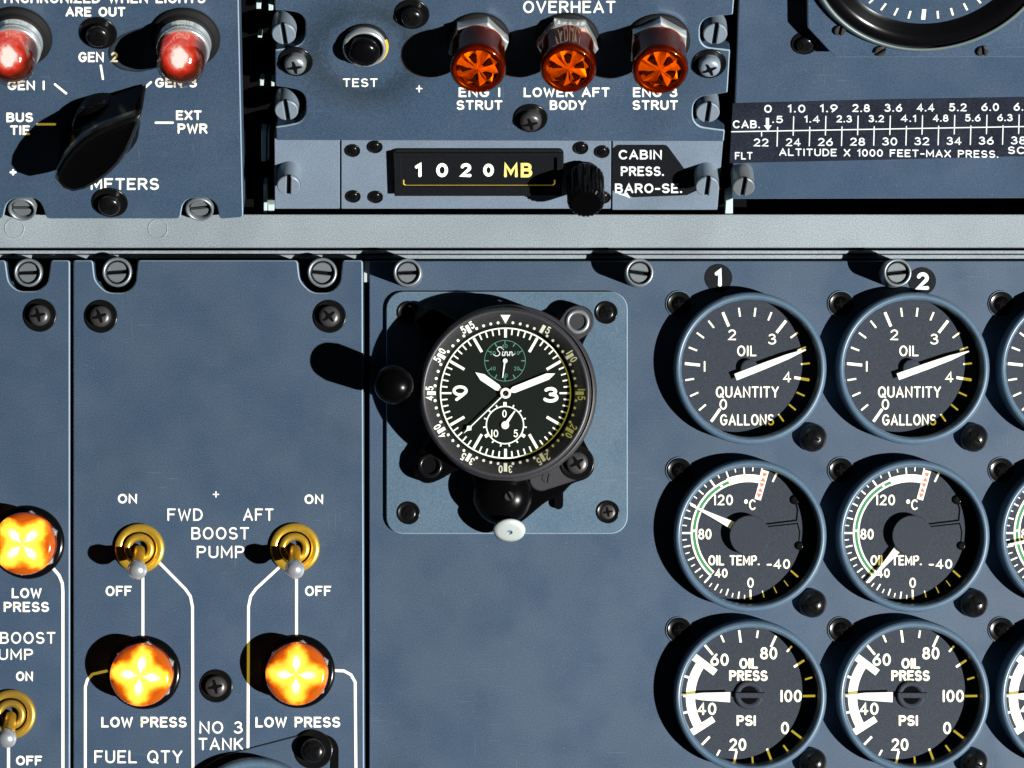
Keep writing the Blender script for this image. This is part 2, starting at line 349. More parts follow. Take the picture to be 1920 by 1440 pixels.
# ------------------------------------------------------------------ engraved single-stroke lettering
def E(cx, cy, rx, ry, a0, a1):
    n = max(3, int(abs(a1 - a0) / 18))
    return [(cx + rx * math.cos(R(a0 + (a1 - a0) * i / n)), cy + ry * math.sin(R(a0 + (a1 - a0) * i / n))) for i in range(n + 1)]
G = {
 'A': (.70, [[(0, 0), (.35, 1), (.70, 0)], [(.12, .32), (.58, .32)]]),
 'B': (.60, [[(.33, .53), (0, .53), (0, 1), (.33, 1)] + E(.33, .765, .22, .235, 90, -90), [(0, .53), (0, 0), (.33, 0)] + E(.34, .265, .26, .265, -90, 90)]),
 'C': (.66, [E(.36, .5, .36, .5, 45, 315)]),
 'D': (.64, [[(0, 0), (0, 1), (.24, 1)] + E(.24, .5, .40, .5, 90, -90) + [(0, 0)]]),
 'E': (.54, [[(.54, 1), (0, 1), (0, 0), (.54, 0)], [(0, .53), (.45, .53)]]),
 'F': (.54, [[(.54, 1), (0, 1), (0, 0)], [(0, .53), (.45, .53)]]),
 'G': (.70, [E(.36, .5, .36, .5, 45, 330) + [(.69, .45), (.42, .45)]]),
 'H': (.62, [[(0, 0), (0, 1)], [(.62, 0), (.62, 1)], [(0, .52), (.62, .52)]]),
 'I': (.02, [[(.01, 0), (.01, 1)]]),
 'K': (.62, [[(0, 0), (0, 1)], [(.60, 1), (0, .40)], [(.2, .58), (.62, 0)]]),
 'L': (.52, [[(0, 1), (0, 0), (.52, 0)]]),
 'M': (.76, [[(0, 0), (0, 1), (.38, .25), (.76, 1), (.76, 0)]]),
 'N': (.64, [[(0, 0), (0, 1), (.64, 0), (.64, 1)]]),
 'O': (.72, [E(.36, .5, .36, .5, 90, 450)]),
 'P': (.58, [[(0, 0), (0, 1), (.32, 1)] + E(.32, .74, .26, .26, 90, -90) + [(0, .48)]]),
 'Q': (.72, [E(.36, .5, .36, .5, 90, 450), [(.46, .26), (.74, -.06)]]),
 'R': (.60, [[(0, 0), (0, 1), (.33, 1)] + E(.33, .75, .25, .25, 90, -90) + [(0, .5)], [(.30, .5), (.60, 0)]]),
 'S': (.58, [E(.29, .745, .27, .255, 35, 250) + E(.29, .255, .29, .255, 75, -150)]),
 'T': (.60, [[(0, 1), (.60, 1)], [(.30, 1), (.30, 0)]]),
 'U': (.62, [[(0, 1), (0, .31)] + E(.31, .31, .31, .31, 180, 360) + [(.62, 1)]]),
 'V': (.66, [[(0, 1), (.33, 0), (.66, 1)]]),
 'W': (.92, [[(0, 1), (.22, 0), (.46, .85), (.70, 0), (.92, 1)]]),
 'X': (.62, [[(0, 0), (.62, 1)], [(0, 1), (.62, 0)]]),
 'Y': (.64, [[(0, 1), (.32, .48), (.64, 1)], [(.32, .48), (.32, 0)]]),
 'Z': (.60, [[(0, 1), (.60, 1), (0, 0), (.60, 0)]]),
 '0': (.54, [E(.27, .5, .27, .5, 90, 450)]),
 '1': (.02, [[(.01, 0), (.01, 1)]]),
 '!': (.22, [[(.0, .80), (.2, 1), (.2, 0)]]),
 '2': (.56, [E(.28, .72, .26, .28, 160, -35) + [(0, 0), (.56, 0)]]),
 '3': (.54, [E(.25, .765, .23, .235, 150, -90), E(.25, .27, .29, .27, 90, -150)]),
 '4': (.60, [[(.43, 0), (.43, 1), (0, .28), (.60, .28)]]),
 '5': (.54, [[(.48, 1), (.09, 1), (.05, .56)] + E(.25, .32, .29, .33, 125, -150)]),
 '6': (.56, [E(.28, .31, .28, .31, 90, 450), [(.44, 1), (.14, .62), (.02, .38)]]),
 '7': (.54, [[(0, 1), (.54, 1), (.18, 0)]]),
 '8': (.54, [E(.27, .76, .22, .24, 90, 450), E(.27, .265, .27, .265, 90, 450)]),
 '9': (.56, [E(.28, .69, .28, .31, 90, 450), [(.12, 0), (.42, .38), (.54, .62)]]),
 '.': (.04, [[(.0, .02), (.04, .02)]]), '-': (.36, [[(0, .42), (.36, .42)]]),
 '+': (.5, [[(0, .5), (.5, .5)], [(.25, .25), (.25, .75)]]), 'o': (.28, [E(.14, .84, .14, .16, 90, 450)]), ' ': (.30, []),
}
def text(mb, s, x0, x1, yc, h, w, fn, mi=0, gap=.33, shear=0):
    """lettering between x0 and x1 (left to right), cap height h, centred on yc (y downwards); fn maps (x, y, level) to 3-D"""
    nat = sum(G[c][0] for c in s) + gap * (len(s) - 1)
    xs = (x1 - x0 - w) / max(nat, .05); hh = h - w; x = x0 + w / 2
    if nat < .05: xs, x = 1, (x0 + x1) / 2
    lev = 0
    for c in s:
        for st in G[c][1]:
            lev += 1; z = .06 + .035 * (lev % 4)
            mb.ribbon([(x + a * xs, yc + hh / 2 - b * hh - shear * (x + a * xs - (x0 + x1) / 2)) for a, b in st], w, lambda p, q, z=z: fn(p, q, z), mi)
        x += (G[c][0] + gap) * xs
def onpanel(t, h):
    def f(px, py, z):
        x, y = t.L(px, py, h); return (x, y, h + z)
    return f
def local(z0):                                # for dials: (dx, dy down) about the dial centre
    return lambda x, y, z: (x, -y, z0 + z)

# ------------------------------------------------------------------ fasteners (parts of the panel they hold)
_mesh = {}
def slotted_mesh(r, h, ring):
    mb = MB()
    if ring:
        mb.lathe([(r * 1.38, 0), (r * 1.38, h - 2), (r * 1.30, h), (r * 1.16, h), (r * 1.10, h - 2.5), (r * 1.08, h - 16)], seg=32)
        mb.disc(0, 0, r * 1.09, h - 14, mi=1)
    else:
        mb.lathe([(r * 1.0, 0), (r * 1.0, h - 5)], seg=32)
        mb.disc(0, 0, r * .99, h - 5, mi=1)
    zt = h - 6 if ring else h + 1.5
    for a in (0, 180):                        # two half moons leave the slot between them
        pts = [(x, y) for x, y in circ(0, 0, r * .97, 16, a + 10, a + 170)]
        mb.prism(pts, zt - 10, zt, 1.6, mi=0)
    return mb
def phillips_mesh(r, h, plain=False):
    mb = MB()
    if plain:
        mb.lathe([(r * 1.1, 0), (r * 1.12, h * .3), (r * 1.0, h * .62), (r * .7, h * .9), (r * .35, h), (.01, h + .4)], seg=32)
        for a in (0, 90):
            c, q = math.cos(R(a)), math.sin(R(a)); mb.poly([(x * c - y * q, x * q + y * c) for x, y in ((-r * .5, -r * .09), (r * .5, -r * .09), (r * .5, r * .09), (-r * .5, r * .09))], h + .8 + .2 * (a > 0), 1)
        return mb
    mb.lathe([(r * 1.34, 0), (r * 1.34, 2.0), (r * 1.26, 3.0), (r * 1.18, 2.2), (r * .8, 1.6)], seg=32, mi=2)  # near-black ring about the head paints in its shadow on the panel
    mb.lathe([(r * .86, 1), (r * .86, h * .5), (r * .82, h * .74), (r * .68, h * .92), (r * .42, h), (0.01, h + .3)], seg=28)
    w, l = r * .14, r * .56
    for a in (0, 90):
        c, q = math.cos(R(a)), math.sin(R(a))
        pts = [(-l, -w * .5), (-w, -w), (w, -w), (l, -w * .5), (l, w * .5), (w, w), (-w, w), (-l, w * .5)]
        mb.poly([(x * c - y * q, x * q + y * c) for x, y in pts], h + 1.0 + .2 * (a > 0), 1)
    mb.disc(0, 0, r * .22, h + 1.5, 12, 1)
    return mb
def fastener(t, kind, px, py, base, name='screw', mat='steel', r=20, h=20, rot=0, ring=False, parent=None, label=None):
    key = (kind, mat, r, h, ring)
    x, y = t.L(px, py, base + h)              # the head is what the picture shows
    if key in _mesh:
        o = _mesh[key].copy(); COL.objects.link(o); o.name = name
        if 'label' in o: del o['label']
    else:
        mb = slotted_mesh(r, h, ring) if kind == 'slot' else phillips_mesh(r, h, kind == 'dome')
        o = mb.build(name, [mat, 'nearblack' if kind == 'slot' else 'dark', 'nearblack'], t); _mesh[key] = o
    o.parent = parent or t.e; o.location = (x * S, y * S, base * S); o.rotation_euler = (0, 0, R(rot))
    if label: o['label'] = label
    return o
def lines(mb, t, h, pl, w):
    f = onpanel(t, h)
    for i, p in enumerate(pl): mb.ribbon(p, w, lambda a, b, i=i: f(a, b, .05 + .03 * (i % 3)))
def plate(t, pts, z0, z1, mat, ch=2, name='plate', edge=None):
    """plate outline given in picture positions of its top face"""
    P = [t.L(x, y, z1) for x, y in rounded(pts)]
    mb = MB(); mb.prism(P, z0, z1, ch, 0, 0, 1)
    return mb.build(name, [mat, edge or mat], t)

# ================================================================== large structure
t = Thing('cavity_wall', None, None, FL, 960, 720, -150, kind='structure')
mb = MB(); mb.prism([(-1500, -1100), (1500, -1100), (1500, 1300), (-1500, 1300)], -20, 0); mb.build('wall_sheet', 'dark', t)

t = Thing('crossbar', 'pale grey horizontal metal bar running between the upper and lower panels', 'bar', FL, 960, 436, -30)
mb = MB()
for y0, y1, z1 in ((402, 464, 36), (469.5, 475.5, 26), (477.5, 485, 20)):
    P = [t.L(x, y, z1) for x, y in ((-200, y0), (2120, y0), (2120, y1), (-200, y1))]
    mb.prism(P, -80, z1, 1.2)
mb.build('bar_body', 'bar', t)
for x, y in ((27, 428), (296, 429)):
    mb = MB(); cx, cy = t.L(x, y, 36); mb.lathe([(19, 36), (18.6, 36.8), (17.2, 36.8), (16.8, 36)], cx, cy, 28); mb.build('rivet', 'bar', t)

# upper rack: black rail strip between the panels, with pale tabs
t = Thing('mounting_rail', 'black vertical rack rail with pale green tabs right of the generator panel', 'rail', FU, 483, 200, -60)
mb = MB(); P = [t.L(x, y, 0) for x, y in ((440, -60), (530, -60), (530, 402), (440, 402))]; mb.prism(P, -30, 0); mb.build('rail', 'dark', t)
for x0, y0, x1, y1 in ((480, 3, 489, 17), (503, 8, 512, 20), (487, 150, 494, 161), (508, 153, 514, 162), (490, 245, 499, 303), (502, 247, 505, 300), (494, 346, 501, 399), (502, 384, 514, 398), (483, 67, 491, 71)):
    mb = MB(); P = [t.L(x, y, 22) for x, y in ((x0, y0), (x1, y0), (x1, y1), (x0, y1))]; mb.prism(P, 0, 22, 1); mb.build('tab', 'strip', t)
t = Thing('mounting_rail', 'narrow black rack rail with one pale tab left of the cabin pressure panel', 'rail', FU, 1370, 200, -60)
mb = MB(); P = [t.L(x, y, 0) for x, y in ((1340, -60), (1400, -60), (1400, 402), (1340, 402))]; mb.prism(P, -30, 0); mb.build('rail', 'dark', t)
mb = MB(); P = [t.L(x, y, 40) for x, y in ((1361, 377), (1374, 372), (1374, 401), (1359, 402))]; mb.prism(P, 0, 40, 1); mb.build('tab', 'strip', t)

# ------------------------------------------------------------------ generator panel
t = Thing('generator_panel', 'blue grey upper left panel lettered METERS with a pointer knob and two red lights', 'panel', FU, 220, 200, 0)
def unotch(x, y, w, d, top): return [(x + w, y, 8), (x + w * .86, y - d * top, 20), (x - w * .86, y - d * top, 20), (x - w, y, 8)]
pts = [(-150, -70, 0), (446, -70, 0), (456, 408, 6), (422, 411, 0)] + [(412, 411, 8), (404, 372, 24), (344, 372, 24), (338, 411, 8)] + [(88, 411, 8), (74, 372, 24), (14, 372, 24), (6, 411, 8)] + [(-150, 411, 0)]
plate(t, pts, -40, 12, 'blue', 2.0, edge='edge')
for x, y, a in ((41, 394, 0), (374, 394, 8)): fastener(t, 'slot', x, y, -18, mat='steel', r=19, h=30, ring=True, rot=a)
fastener(t, 'phil', 204, 391, 12, mat='nearblack', r=25, h=20, rot=20)
fastener(t, 'phil', 182, 73, 12, mat='nearblack', r=25, h=20, rot=70)
mb = MB(); f = onpanel(t, 12)
for s, x0, x1, y, h in (('SYNCHRONIZED WHEN LIGHTS', -16, 385, -4, 20), ('ARE OUT', 123, 235, 22, 18), ('GEN 2', 147, 221, 107, 19), ('GEN 1', 14, 84, 160, 18), ('GEN 3', 291, 369, 155, 18),
                        ('BUS', 12, 62, 220, 18), ('TIE', 19, 56, 244, 18), ('EXT', 330, 378, 216, 18), ('PWR', 333, 389, 241, 19), ('METERS', 170, 298, 345, 22)):
    text(mb, s, x0, x1, y, h, 3.8, f)
mb.build('lettering', 'ink', t); mb = MB()
lines(mb, t, 12, [[(189, 123), (193, 148)], [(103, 158), (124, 175)], [(283, 154), (261, 174)], [(292, 230), (324, 230)], [(70, 233), (103, 233)], [(20, 323), (29, 323)], [(24.5, 319), (24.5, 327)]], 4.2)
mb.build('pointer_marks', 'ink', t)

def red_light(px, py, label):
    t = Thing('indicator_light', label, 'light', FU, px, py - 4, 12, group='red indicator lights on the generator panel')
    mb = MB(); mb.lathe([(66, 0), (66, 4), (60, 9), (56, 9), (56, 14), (50, 20), (44, 20)], seg=48); mb.build('collar', 'black_matt', t, t.k)
    mb = MB(); mb.lathe([(50, 14), (51, 22), (48, 26), (50, 36), (50, 44), (46, 50), (41, 42), (40, 30)], seg=48); mb.build('ring_nut', 'chrome', t, t.k)
    mb = MB(); mb.lathe([(43, 30), (43.5, 78), (41, 92), (33, 104), (20, 111), (8, 113), (.1, 113.4)], seg=40)
    mb.build('red_lens', 'redglow', t, t.k)
    mb = MB(); mb.lathe([(45, 40), (46, 80), (44, 98), (37, 112), (24, 121), (10, 124), (.1, 124.5)], seg=48); mb.build('glass_dome', 'smoke_glass', t, t.k)
red_light(347, 74, 'red lit light under a clear dome at the right edge of the generator panel')
red_light(32, 72, 'red lit light under a clear dome cut by the left edge of the photo')

# pointer knob
t = Thing('selector_knob', 'large black pointer knob aimed at GEN 3 above the word METERS', 'knob', FU, 200, 226, 12, rot=-44)
mb = MB(); mb.lathe([(63, 0), (63, 30), (60, 40), (52, 47), (30, 50)], seg=48); mb.build('skirt', 'black', t, t.k)
half = [(0, 118), (8, 106), (21, 78), (36, 42), (45, 5), (46, -30), (42, -62), (34, -92), (21, -112), (0, -119)]
out = half + [(-x, y) for x, y in half[1:-1]][::-1]
mb = MB(); n = len(out)
def rows_of(L_): return [[(x * q, y * (1 - (1 - q) * .5), z) for x, y in out] for q, z in L_]
for L_ in (((1.0, 8), (1.0, 84)), ((1.0, 84), (.98, 93), (.93, 100), (.85, 105), (.74, 107.5)), ((.74, 107.5), (.4, 105))):
    rw = rows_of(L_)
    for a, b in zip(rw, rw[1:]): mb.add(a + b, [[n + i, n + (i + 1) % n, (i + 1) % n, i] for i in range(n)], 1 if L_[0][1] == 84 and len(L_) > 2 else 0, True)
mb.add(rows_of(((.4, 105),))[0], [list(range(n))[::-1]], 0)
mb.build('grip', ['softblack', 'glossblack'], t, t.k)

# ------------------------------------------------------------------ overheat panel
t = Thing('overheat_panel', 'blue grey panel lettered OVERHEAT at the top centre with three amber lights', 'panel', FU, 940, 130, 0)
def side(x, y, r, sgn): # a scallop in a vertical edge
    return [(x, y + sgn * r * 1.05, 4), (x + 0, y + sgn * r, 4)]
pts = [(514, -70, 0), (1382, -70, 0), (1374, 28, 3), (1352, 30, 16), (1312, 36, 26), (1312, 88, 26), (1352, 92, 14), (1369, 94, 3), (1364, 174, 3), (1342, 178, 16), (1299, 184, 26), (1299, 236, 26), (1340, 242, 14), (1359, 244, 3), (1357, 266, 3),
       (518, 264, 3), (517, 238, 3), (534, 236, 14), (574, 228, 26), (574, 172, 26), (534, 164, 14), (516, 162, 3), (516, 94, 3), (532, 92, 14), (573, 84, 26), (573, 26, 26), (532, 20, 14), (515, 20, 3)]
plate(t, pts, -20, 14, smudged('blue', *t.L(684, 100, 14)), 2.0, edge='edge')
for x, y, a in ((532, 64, 95), (537, 207, 95), (1341, 64, 85), (1327, 211, 85)): fastener(t, 'slot', x, y, -30, mat='grey_screw', r=22, h=46, rot=a, ring=False)
for x, y, m, a in ((553, 127, 'steel', 10), (1331, 131, 'grey_screw', 25), (995, 233, 'steel_dark', 15), (772, 38, 'nearblack', 30)): fastener(t, 'phil', x, y, 14, mat=m, r=23, h=21, rot=a)
mb = MB(); f = onpanel(t, 14)
for s, x0, x1, y, h in (('OVERHEAT', 981, 1154, 13, 23), ('TEST', 643, 708, 155, 16), ('ENG 1', 860, 938, 173, 18), ('STRUT', 856, 942, 197, 18), ('LOWER AFT', 982, 1143, 173, 18), ('BODY', 1031, 1099, 197, 18), ('ENG 3', 1187, 1270, 173, 18), ('STRUT', 1186, 1271, 197, 18)):
    text(mb, s, x0, x1, y, h, 3.5 if s != 'TEST' else 2.6, f)
mb.build('lettering', 'ink', t); mb = MB()
lines(mb, t, 14, [[(781, 166), (791, 166)], [(786, 161), (786, 172)]], 2.4)
mb.build('cross_mark', 'ink', t)

t = Thing('push_button', 'round black push button in a silver ring above the word TEST', 'button', FU, 684, 82, 14)
mb = MB(); mb.lathe([(45, 0), (45, 5), (43, 8), (42, 8)], seg=48); mb.build('gasket', 'black_matt', t, t.k)
mb = MB(); mb.arcband(41, 45, -60, 20, 8.6); mb.build('ochre_mark', 'yellowed', t, t.k)
mb = MB(); mb.lathe([(41, 4), (41, 16), (38, 20), (35, 20), (33, 16), (32, 12)], seg=48); mb.build('ring_nut', 'chrome', t, t.k)
mb = MB(); mb.lathe([(29, 10), (29, 30), (27, 36), (20, 41), (10, 43), (.1, 43.5)], seg=40); mb.build('plunger', 'black', t, t.k)

def hexpts(r, a=0): return [(r * math.cos(R(60 * i + a)), r * math.sin(R(60 * i + a))) for i in range(6)]
def amber_light(px, py, turn, label):
    t = Thing('indicator_light', label, 'light', FU, px, py, 14, rot=turn, group='amber lights on the overheat panel')
    mb = MB(); mb.lathe([(60, 0), (60, 5), (54, 8), (40, 8)], seg=40); mb.build('gasket', 'black_matt', t, t.k)
    mb = MB(); mb.prism(hexpts(58, 8), 6, 30, 3); mb.build('hex_nut', 'chrome', t, t.k)
    co = MB(); co.lathe([(49, 28), (49, 78), (51, 88), (51, 96), (48, 102), (44, 103), (40.5, 99), (40, 92)], seg=48, mi=2)
    nf = 20; zf = lambda i: 96 + (5.5 if i % 2 else -4.5)        # moulded prisms: every facet catches the lamp differently
    for i in range(nf):
        p = [(40.2 * math.cos(R(360 / nf * q)), 40.2 * math.sin(R(360 / nf * q)), zf(q) - 5) for q in (i, i + 1)]
        m_ = [(22 * math.cos(R(360 / nf * q)), 22 * math.sin(R(360 / nf * q)), zf(q)) for q in (i, i + 1)]
        co.add([p[0], p[1], m_[1], m_[0]], [[0, 1, 2], [0, 2, 3]]); co.add([m_[0], m_[1], (0, 0, 99)], [[0, 1, 2]])
    for i in range(5):
        a = 72 * i + 30; q = [(12, 0)] + [(30, d) for d in (-13, -5, 5, 13)]
        co.prism([(r * math.cos(R(a + d)), r * math.sin(R(a + d))) for r, d in q], 92, 101, 0, 1)
    rf = co.build('reflector', ['amber_core', 'amber_slot', 'amber_side'], t, t.k)
    mb = MB(); mb.lathe([(50.2, 28), (50.2, 78), (52.2, 88), (52.2, 97), (49, 103.6), (44, 106), (39, 105), (30, 107.5), (15, 110), (.1, 110.5)], seg=48); mb.build('amber_lens', 'amber_glass', t, t.k)
amber_light(897, 74, 4, 'amber overheat light above the label ENG 1 STRUT')
amber_light(1064, 74, -12, 'amber overheat light above the label LOWER AFT BODY')
amber_light(1234, 76, 20, 'amber overheat light above the label ENG 3 STRUT')

# ------------------------------------------------------------------ barometric panel below it
t = Thing('baro_panel', 'narrow light grey panel under the overheat panel holding the lit counter', 'panel', FU, 930, 330, -6)
plate(t, [(514, 250, 0), (637, 250, 0), (637, 392, 2), (515, 392, 2)], -30, 8, 'grey_light', 1.2, 'end_plate')
plate(t, [(639.5, 250, 0), (1146, 250, 0), (1145, 392, 2), (639.5, 392, 2)], -30, 8, 'grey_light', 1.2, 'centre_plate')
plate(t, [(1148.5, 250, 0), (1357, 250, 0), (1345, 394, 2), (1147.5, 394, 2)], -30, 8, 'grey_light', 1.2, 'end_plate')
for x, y in ((541, 348), (1326, 350)): fastener(t, 'slot', x, y, 8, mat='grey_screw', r=22, h=46, rot=86)
for i, (x, y) in enumerate(((661, 284), (703, 277), (662, 370), (704, 371), (1089, 279), (1129, 286), (1131, 372))): fastener(t, 'phil', x, y, 8, mat='nearblack', r=10.5, h=4, rot=25 * i)

t = Thing('pressure_counter', 'lit counter window reading 1020 MB on the light grey panel', 'counter', FU, 896, 328, 2)
fr = [t.L(x, y, 16) for x, y in rounded(rect(735, 287, 1057, 370, 9))]; inn = [t.L(x, y, 16) for x, y in rounded(rect(752, 296, 1043, 351, 5))]
mb = MB(); mb.prism(fr, 0, 9, 1.5, topmi=1); mb.build('frame_base', ['black_matt', 'placard'], t)
mb = MB(); n = len(fr); m = len(inn)
mb.add([(x, y, 9.1) for x, y in fr] + [(x, y, 16) for x, y in inset(fr[::-1], 2)[::-1]], [[i, (i + 1) % n, n + (i + 1) % n, n + i] for i in range(n)])
def quad4(a, b): # frame as four bars
    pass
x0, y0 = t.L(735, 287, 16); x1, y1 = t.L(1057, 370, 16); a0, b0 = t.L(752, 296, 16); a1, b1 = t.L(1043, 351, 16)
mb = MB()
for q in (((x0 + 2, y0 - 2), (x1 - 2, y0 - 2), (x1 - 2, b0), (x0 + 2, b0)), ((x0 + 2, b1), (x1 - 2, b1), (x1 - 2, y1 + 2), (x0 + 2, y1 + 2)), ((x0 + 2, b0 - .2), (a0, b0 - .2), (a0, b1 + .2), (x0 + 2, b1 + .2)), ((a1, b0 - .2), (x1 - 2, b0 - .2), (x1 - 2, b1 + .2), (a1, b1 + .2))):
    mb.prism(list(q), 8.5, 16, 1.4)
mb.build('frame', 'placard', t)
mb = MB(); f = onpanel(t, 10.2)
mb.ribbon([(757, 338), (757, 345), (761, 348), (1036, 348), (1040, 344), (1040, 338)], 2.2, lambda a, b: f(a, b, 0)); mb.build('lit_edge', 'glowline', t)
for s, x0, x1 in (('!', 778, 791), ('0', 818, 840), ('2', 863, 884), ('0', 906, 926)):
    mb = MB(); g = onpanel(t, 10); text(mb, s, x0, x1, 319, 26 if x0 < 900 else 24, 6.0, g); mb.build('digit', 'digit', t)
mb = MB(); text(mb, 'MB', 945, 998, 319, 27, 5.6, onpanel(t, 10), gap=.42); mb.build('unit_lettering', 'mb', t)

t = Thing('setting_knob', 'black fluted setting knob at the right end of the lit counter', 'knob', FU, 1097, 324, 2)
mb = MB(); mb.lathe([(26, 0), (26, 14), (22, 16)], seg=32); mb.build('collar', 'black', t, t.k)
mb = MB(); prof = [(33, 14), (35, 18), (35, 88), (33, 94), (28, 98), (.1, 98)]; seg = 72; vs = []
for j in range(seg):
    a = 2 * math.pi * j / seg; q = 1 - .06 * (j % 3 == 0)
    for r_, z in prof: vs.append((r_ * q * math.cos(a), r_ * q * math.sin(a), z))
m = len(prof); mb.add(vs, [[j * m + i, ((j + 1) % seg) * m + i, ((j + 1) % seg) * m + i + 1, j * m + i + 1] for j in range(seg) for i in range(m - 1)]); mb.build('fluted_grip', 'softblack', t, t.k)

t = Thing('placard', 'black chamfered placard lettered CABIN PRESS. BARO-SE. beside the setting knob', 'placard', FU, 1215, 320, 2.2)
P = [t.L(x, y, 1) for x, y in rounded([(1148, 280, 8), (1158, 272, 5), (1250, 272, 10), (1284, 318, 8), (1330, 322, 10), (1318, 352, 10), (1288, 366, 6), (1186, 370, 4), (1172, 362, 3), (1148, 358, 5)])]  # right-hand tongue draws the fastener's shadow into the black sheet
mb = MB(); mb.prism(P, 0, 1.0); mb.build('sheet', 'placard', t)
mb = MB(); f = onpanel(t, 1)
for s, x0, x1, y in (('CABIN', 1160, 1241, 290), ('PRESS.', 1164, 1245, 321), ('BARO-SE.', 1153, 1279, 353)): text(mb, s, x0, x1, y, 18, 3.4, f, gap=.32)
mb.build('lettering', 'ink_plain', t)
mb = MB(); mb.poly([t.L(x, y, 1.4) for x, y in ((1152, 356), (1166, 364), (1176, 361), (1182, 372), (1170, 367), (1160, 364))], 1.5); mb.build('torn_corner', 'ink_plain', t)

# ------------------------------------------------------------------ cabin pressure panel, upper right
t = Thing('cabin_pressure_panel', 'blue grey upper right panel carrying the altitude scale strip', 'panel', FU, 1660, 200, 0)
plate(t, [(1388, -70, 0), (2060, -70, 0), (2060, 372, 0), (1372, 374, 4)], -20, 8, 'blue', 2, edge='edge')
fastener(t, 'slot', 1394, 351, 8, mat='steel', r=21, h=46, rot=84)
fastener(t, 'phil', 1510, 87, 8, mat='nearblack', r=18, h=12, rot=40)
t = Thing('scale_strip', 'faded black printed strip of cabin altitudes on the upper right panel', 'placard', FU, 1650, 245, 8.3)
P = [t.L(x, y, 1) for x, y in ((1374, 194), (1640, 187), (1990, 181), (1990, 291), (1640, 300), (1368, 306))]
mb = MB(); mb.prism(P, 0, .8); mb.build('tape', 'tape', t)
mb = MB(); f = onpanel(t, .8)
sl = .008
def y_at(x, y): return y - sl * (x - 1440)
for i, s in enumerate(('0', '!.0', '!.9', '2.8', '3.6', '4.4', '5.2', '6.0', '6.6')):
    x = 1440 if i == 0 else 1493 + (i - 1) * 60.5
    text(mb, s, x - (7 if i == 0 else 16), x + (7 if i == 0 else 17), y_at(x, 204), 15, 2.7, f, gap=.36, shear=-sl)
for i, s in enumerate(('.5', '!.4', '2.3', '3.2', '4.!', '4.8', '5.6', '6.3')):
    x = 1458 if i == 0 else 1522 + (i - 1) * 60.3
    text(mb, s, x - (10 if i == 0 else 14), x + (10 if i == 0 else 15), y_at(x, 224), 13.5, 2.5, f, gap=.34, shear=-sl)
for i in range(9):
    s = str(22 + 2 * i); x = 1427 + i * 60.3; text(mb, s, x - 14, x + 14, y_at(x, 267), 15, 2.5, f, gap=.3, shear=-sl)
text(mb, 'CAB.', 1374, 1425, 233, 15, 2.7, f); text(mb, 'FLT', 1378, 1411, 292, 14, 2.4, f)
for s, x0, x1, y in (('ALTITUDE X !000 FEET-MAX PRESS.', 1461, 1872, 287), ('SCHED', 1890, 1972, 282)): text(mb, s, x0, x1, y, 14, 2.4, f, shear=-.010)
pl = [[(1372, 247), (1990, 236)]]
for i in range(17):
    x = 1458 + 30.2 * i; y = y_at(x, 247)
    pl.append([(x, y - 8), (x - 1, y + 27)] if i % 2 == 0 else [(x, y - 28), (x - 1, y + 7)])
pl.append([(1428, 248), (1428, 255)])
lines(mb, t, .8, pl, 2.0)
mb.poly([t.L(x, y, 1) for x, y in ((1436, 221), (1442, 221), (1442, 235), (1447, 235), (1440, 245), (1432, 235), (1436, 235))], 1.1)
mb.build('lettering', 'ink_plain', t)

t = Thing('cabin_gauge', 'large round black gauge cut by the top right corner', 'gauge', FU, 1742, -130, 8)
P = [t.L(x, y, 38) for x, y in rounded([(1512, -260, 5), (1514, 52, 6), (1566, 108, 6), (1990, 108, 6), (1990, -260, 5)])]
mb = MB(); mb.prism(P, 0, 38, 2, chmi=1); mb.build('flange', ['blue', 'edge'], t)
for x, y in ((1575, 58), (1651, 97), (1843, 97)): fastener(t, 'slot', x, y, 38, mat='steel_dark', r=10.5, h=5, rot=random.randint(0, 150))
kk = t.k; cx, cy = 0, 0
mb = MB(); mb.lathe([(236, 38), (236, 52), (229, 60), (222, 62), (225, 61), (222, 50)], seg=120); mb.build('bezel', 'gaugering', t, kk)
mb = MB(); mb.lathe([(224, 38), (223, 56), (216, 62), (206, 62), (196, 56), (186, 46), (179, 41.5)], seg=120); mb.build('inner_ring', 'black', t, kk)
mb = MB(); mb.disc(0, 0, 186, 41, 96); dl = mb.build('dial', 'dial', t, kk)
mb = MB()
for i in range(-7, 8): mb.tick(-90 + i * 9.6, 170, 147 if i % 5 == 0 else 153, 7.5 if i % 5 == 0 else 3.6, 41.4)
mb.build('markings', 'ink_dial', dl, kk)
mb = MB(); mb.disc(0, 0, 197, 60, 96); mb.build('cover_glass', 'glass', t, kk)

# ------------------------------------------------------------------ lower left fuel panels
t = Thing('switch_panel', 'blue grey panel strip at the left edge with one lit light and one brass switch', 'panel', FS, 60, 960, 0)
pts = [(-120, 488, 0), (10, 488, 6), (16, 530, 26), (34, 546, 26), (72, 546, 26), (90, 530, 26), (95, 488, 6), (131, 488, 5), (131, 1560, 0), (-120, 1560, 0)]
plate(t, pts, -60, 0, 'blue', 2.2, edge='edge')
fastener(t, 'slot', 52, 511, -38, mat='steel', r=19, h=34, ring=True, rot=2)
fastener(t, 'phil', 72, 591, 0, mat='steel_dark', r=23, h=17, rot=12)
mb = MB(); f = onpanel(t, 0)
for s, x0, x1, y, h, w in (('LOW', 22, 78, 1112, 19, 4), ('PRESS', 7, 92, 1138, 19, 4), ('BOOST', 0, 104, 1196, 22, 3.4), ('PUMP', -24, 62, 1227, 21, 3.4), ('ON', 30, 62, 1268, 18, 4), ('OFF', 30, 79, 1426, 18, 4)): text(mb, s, x0, x1, y, h, w * .92, f)
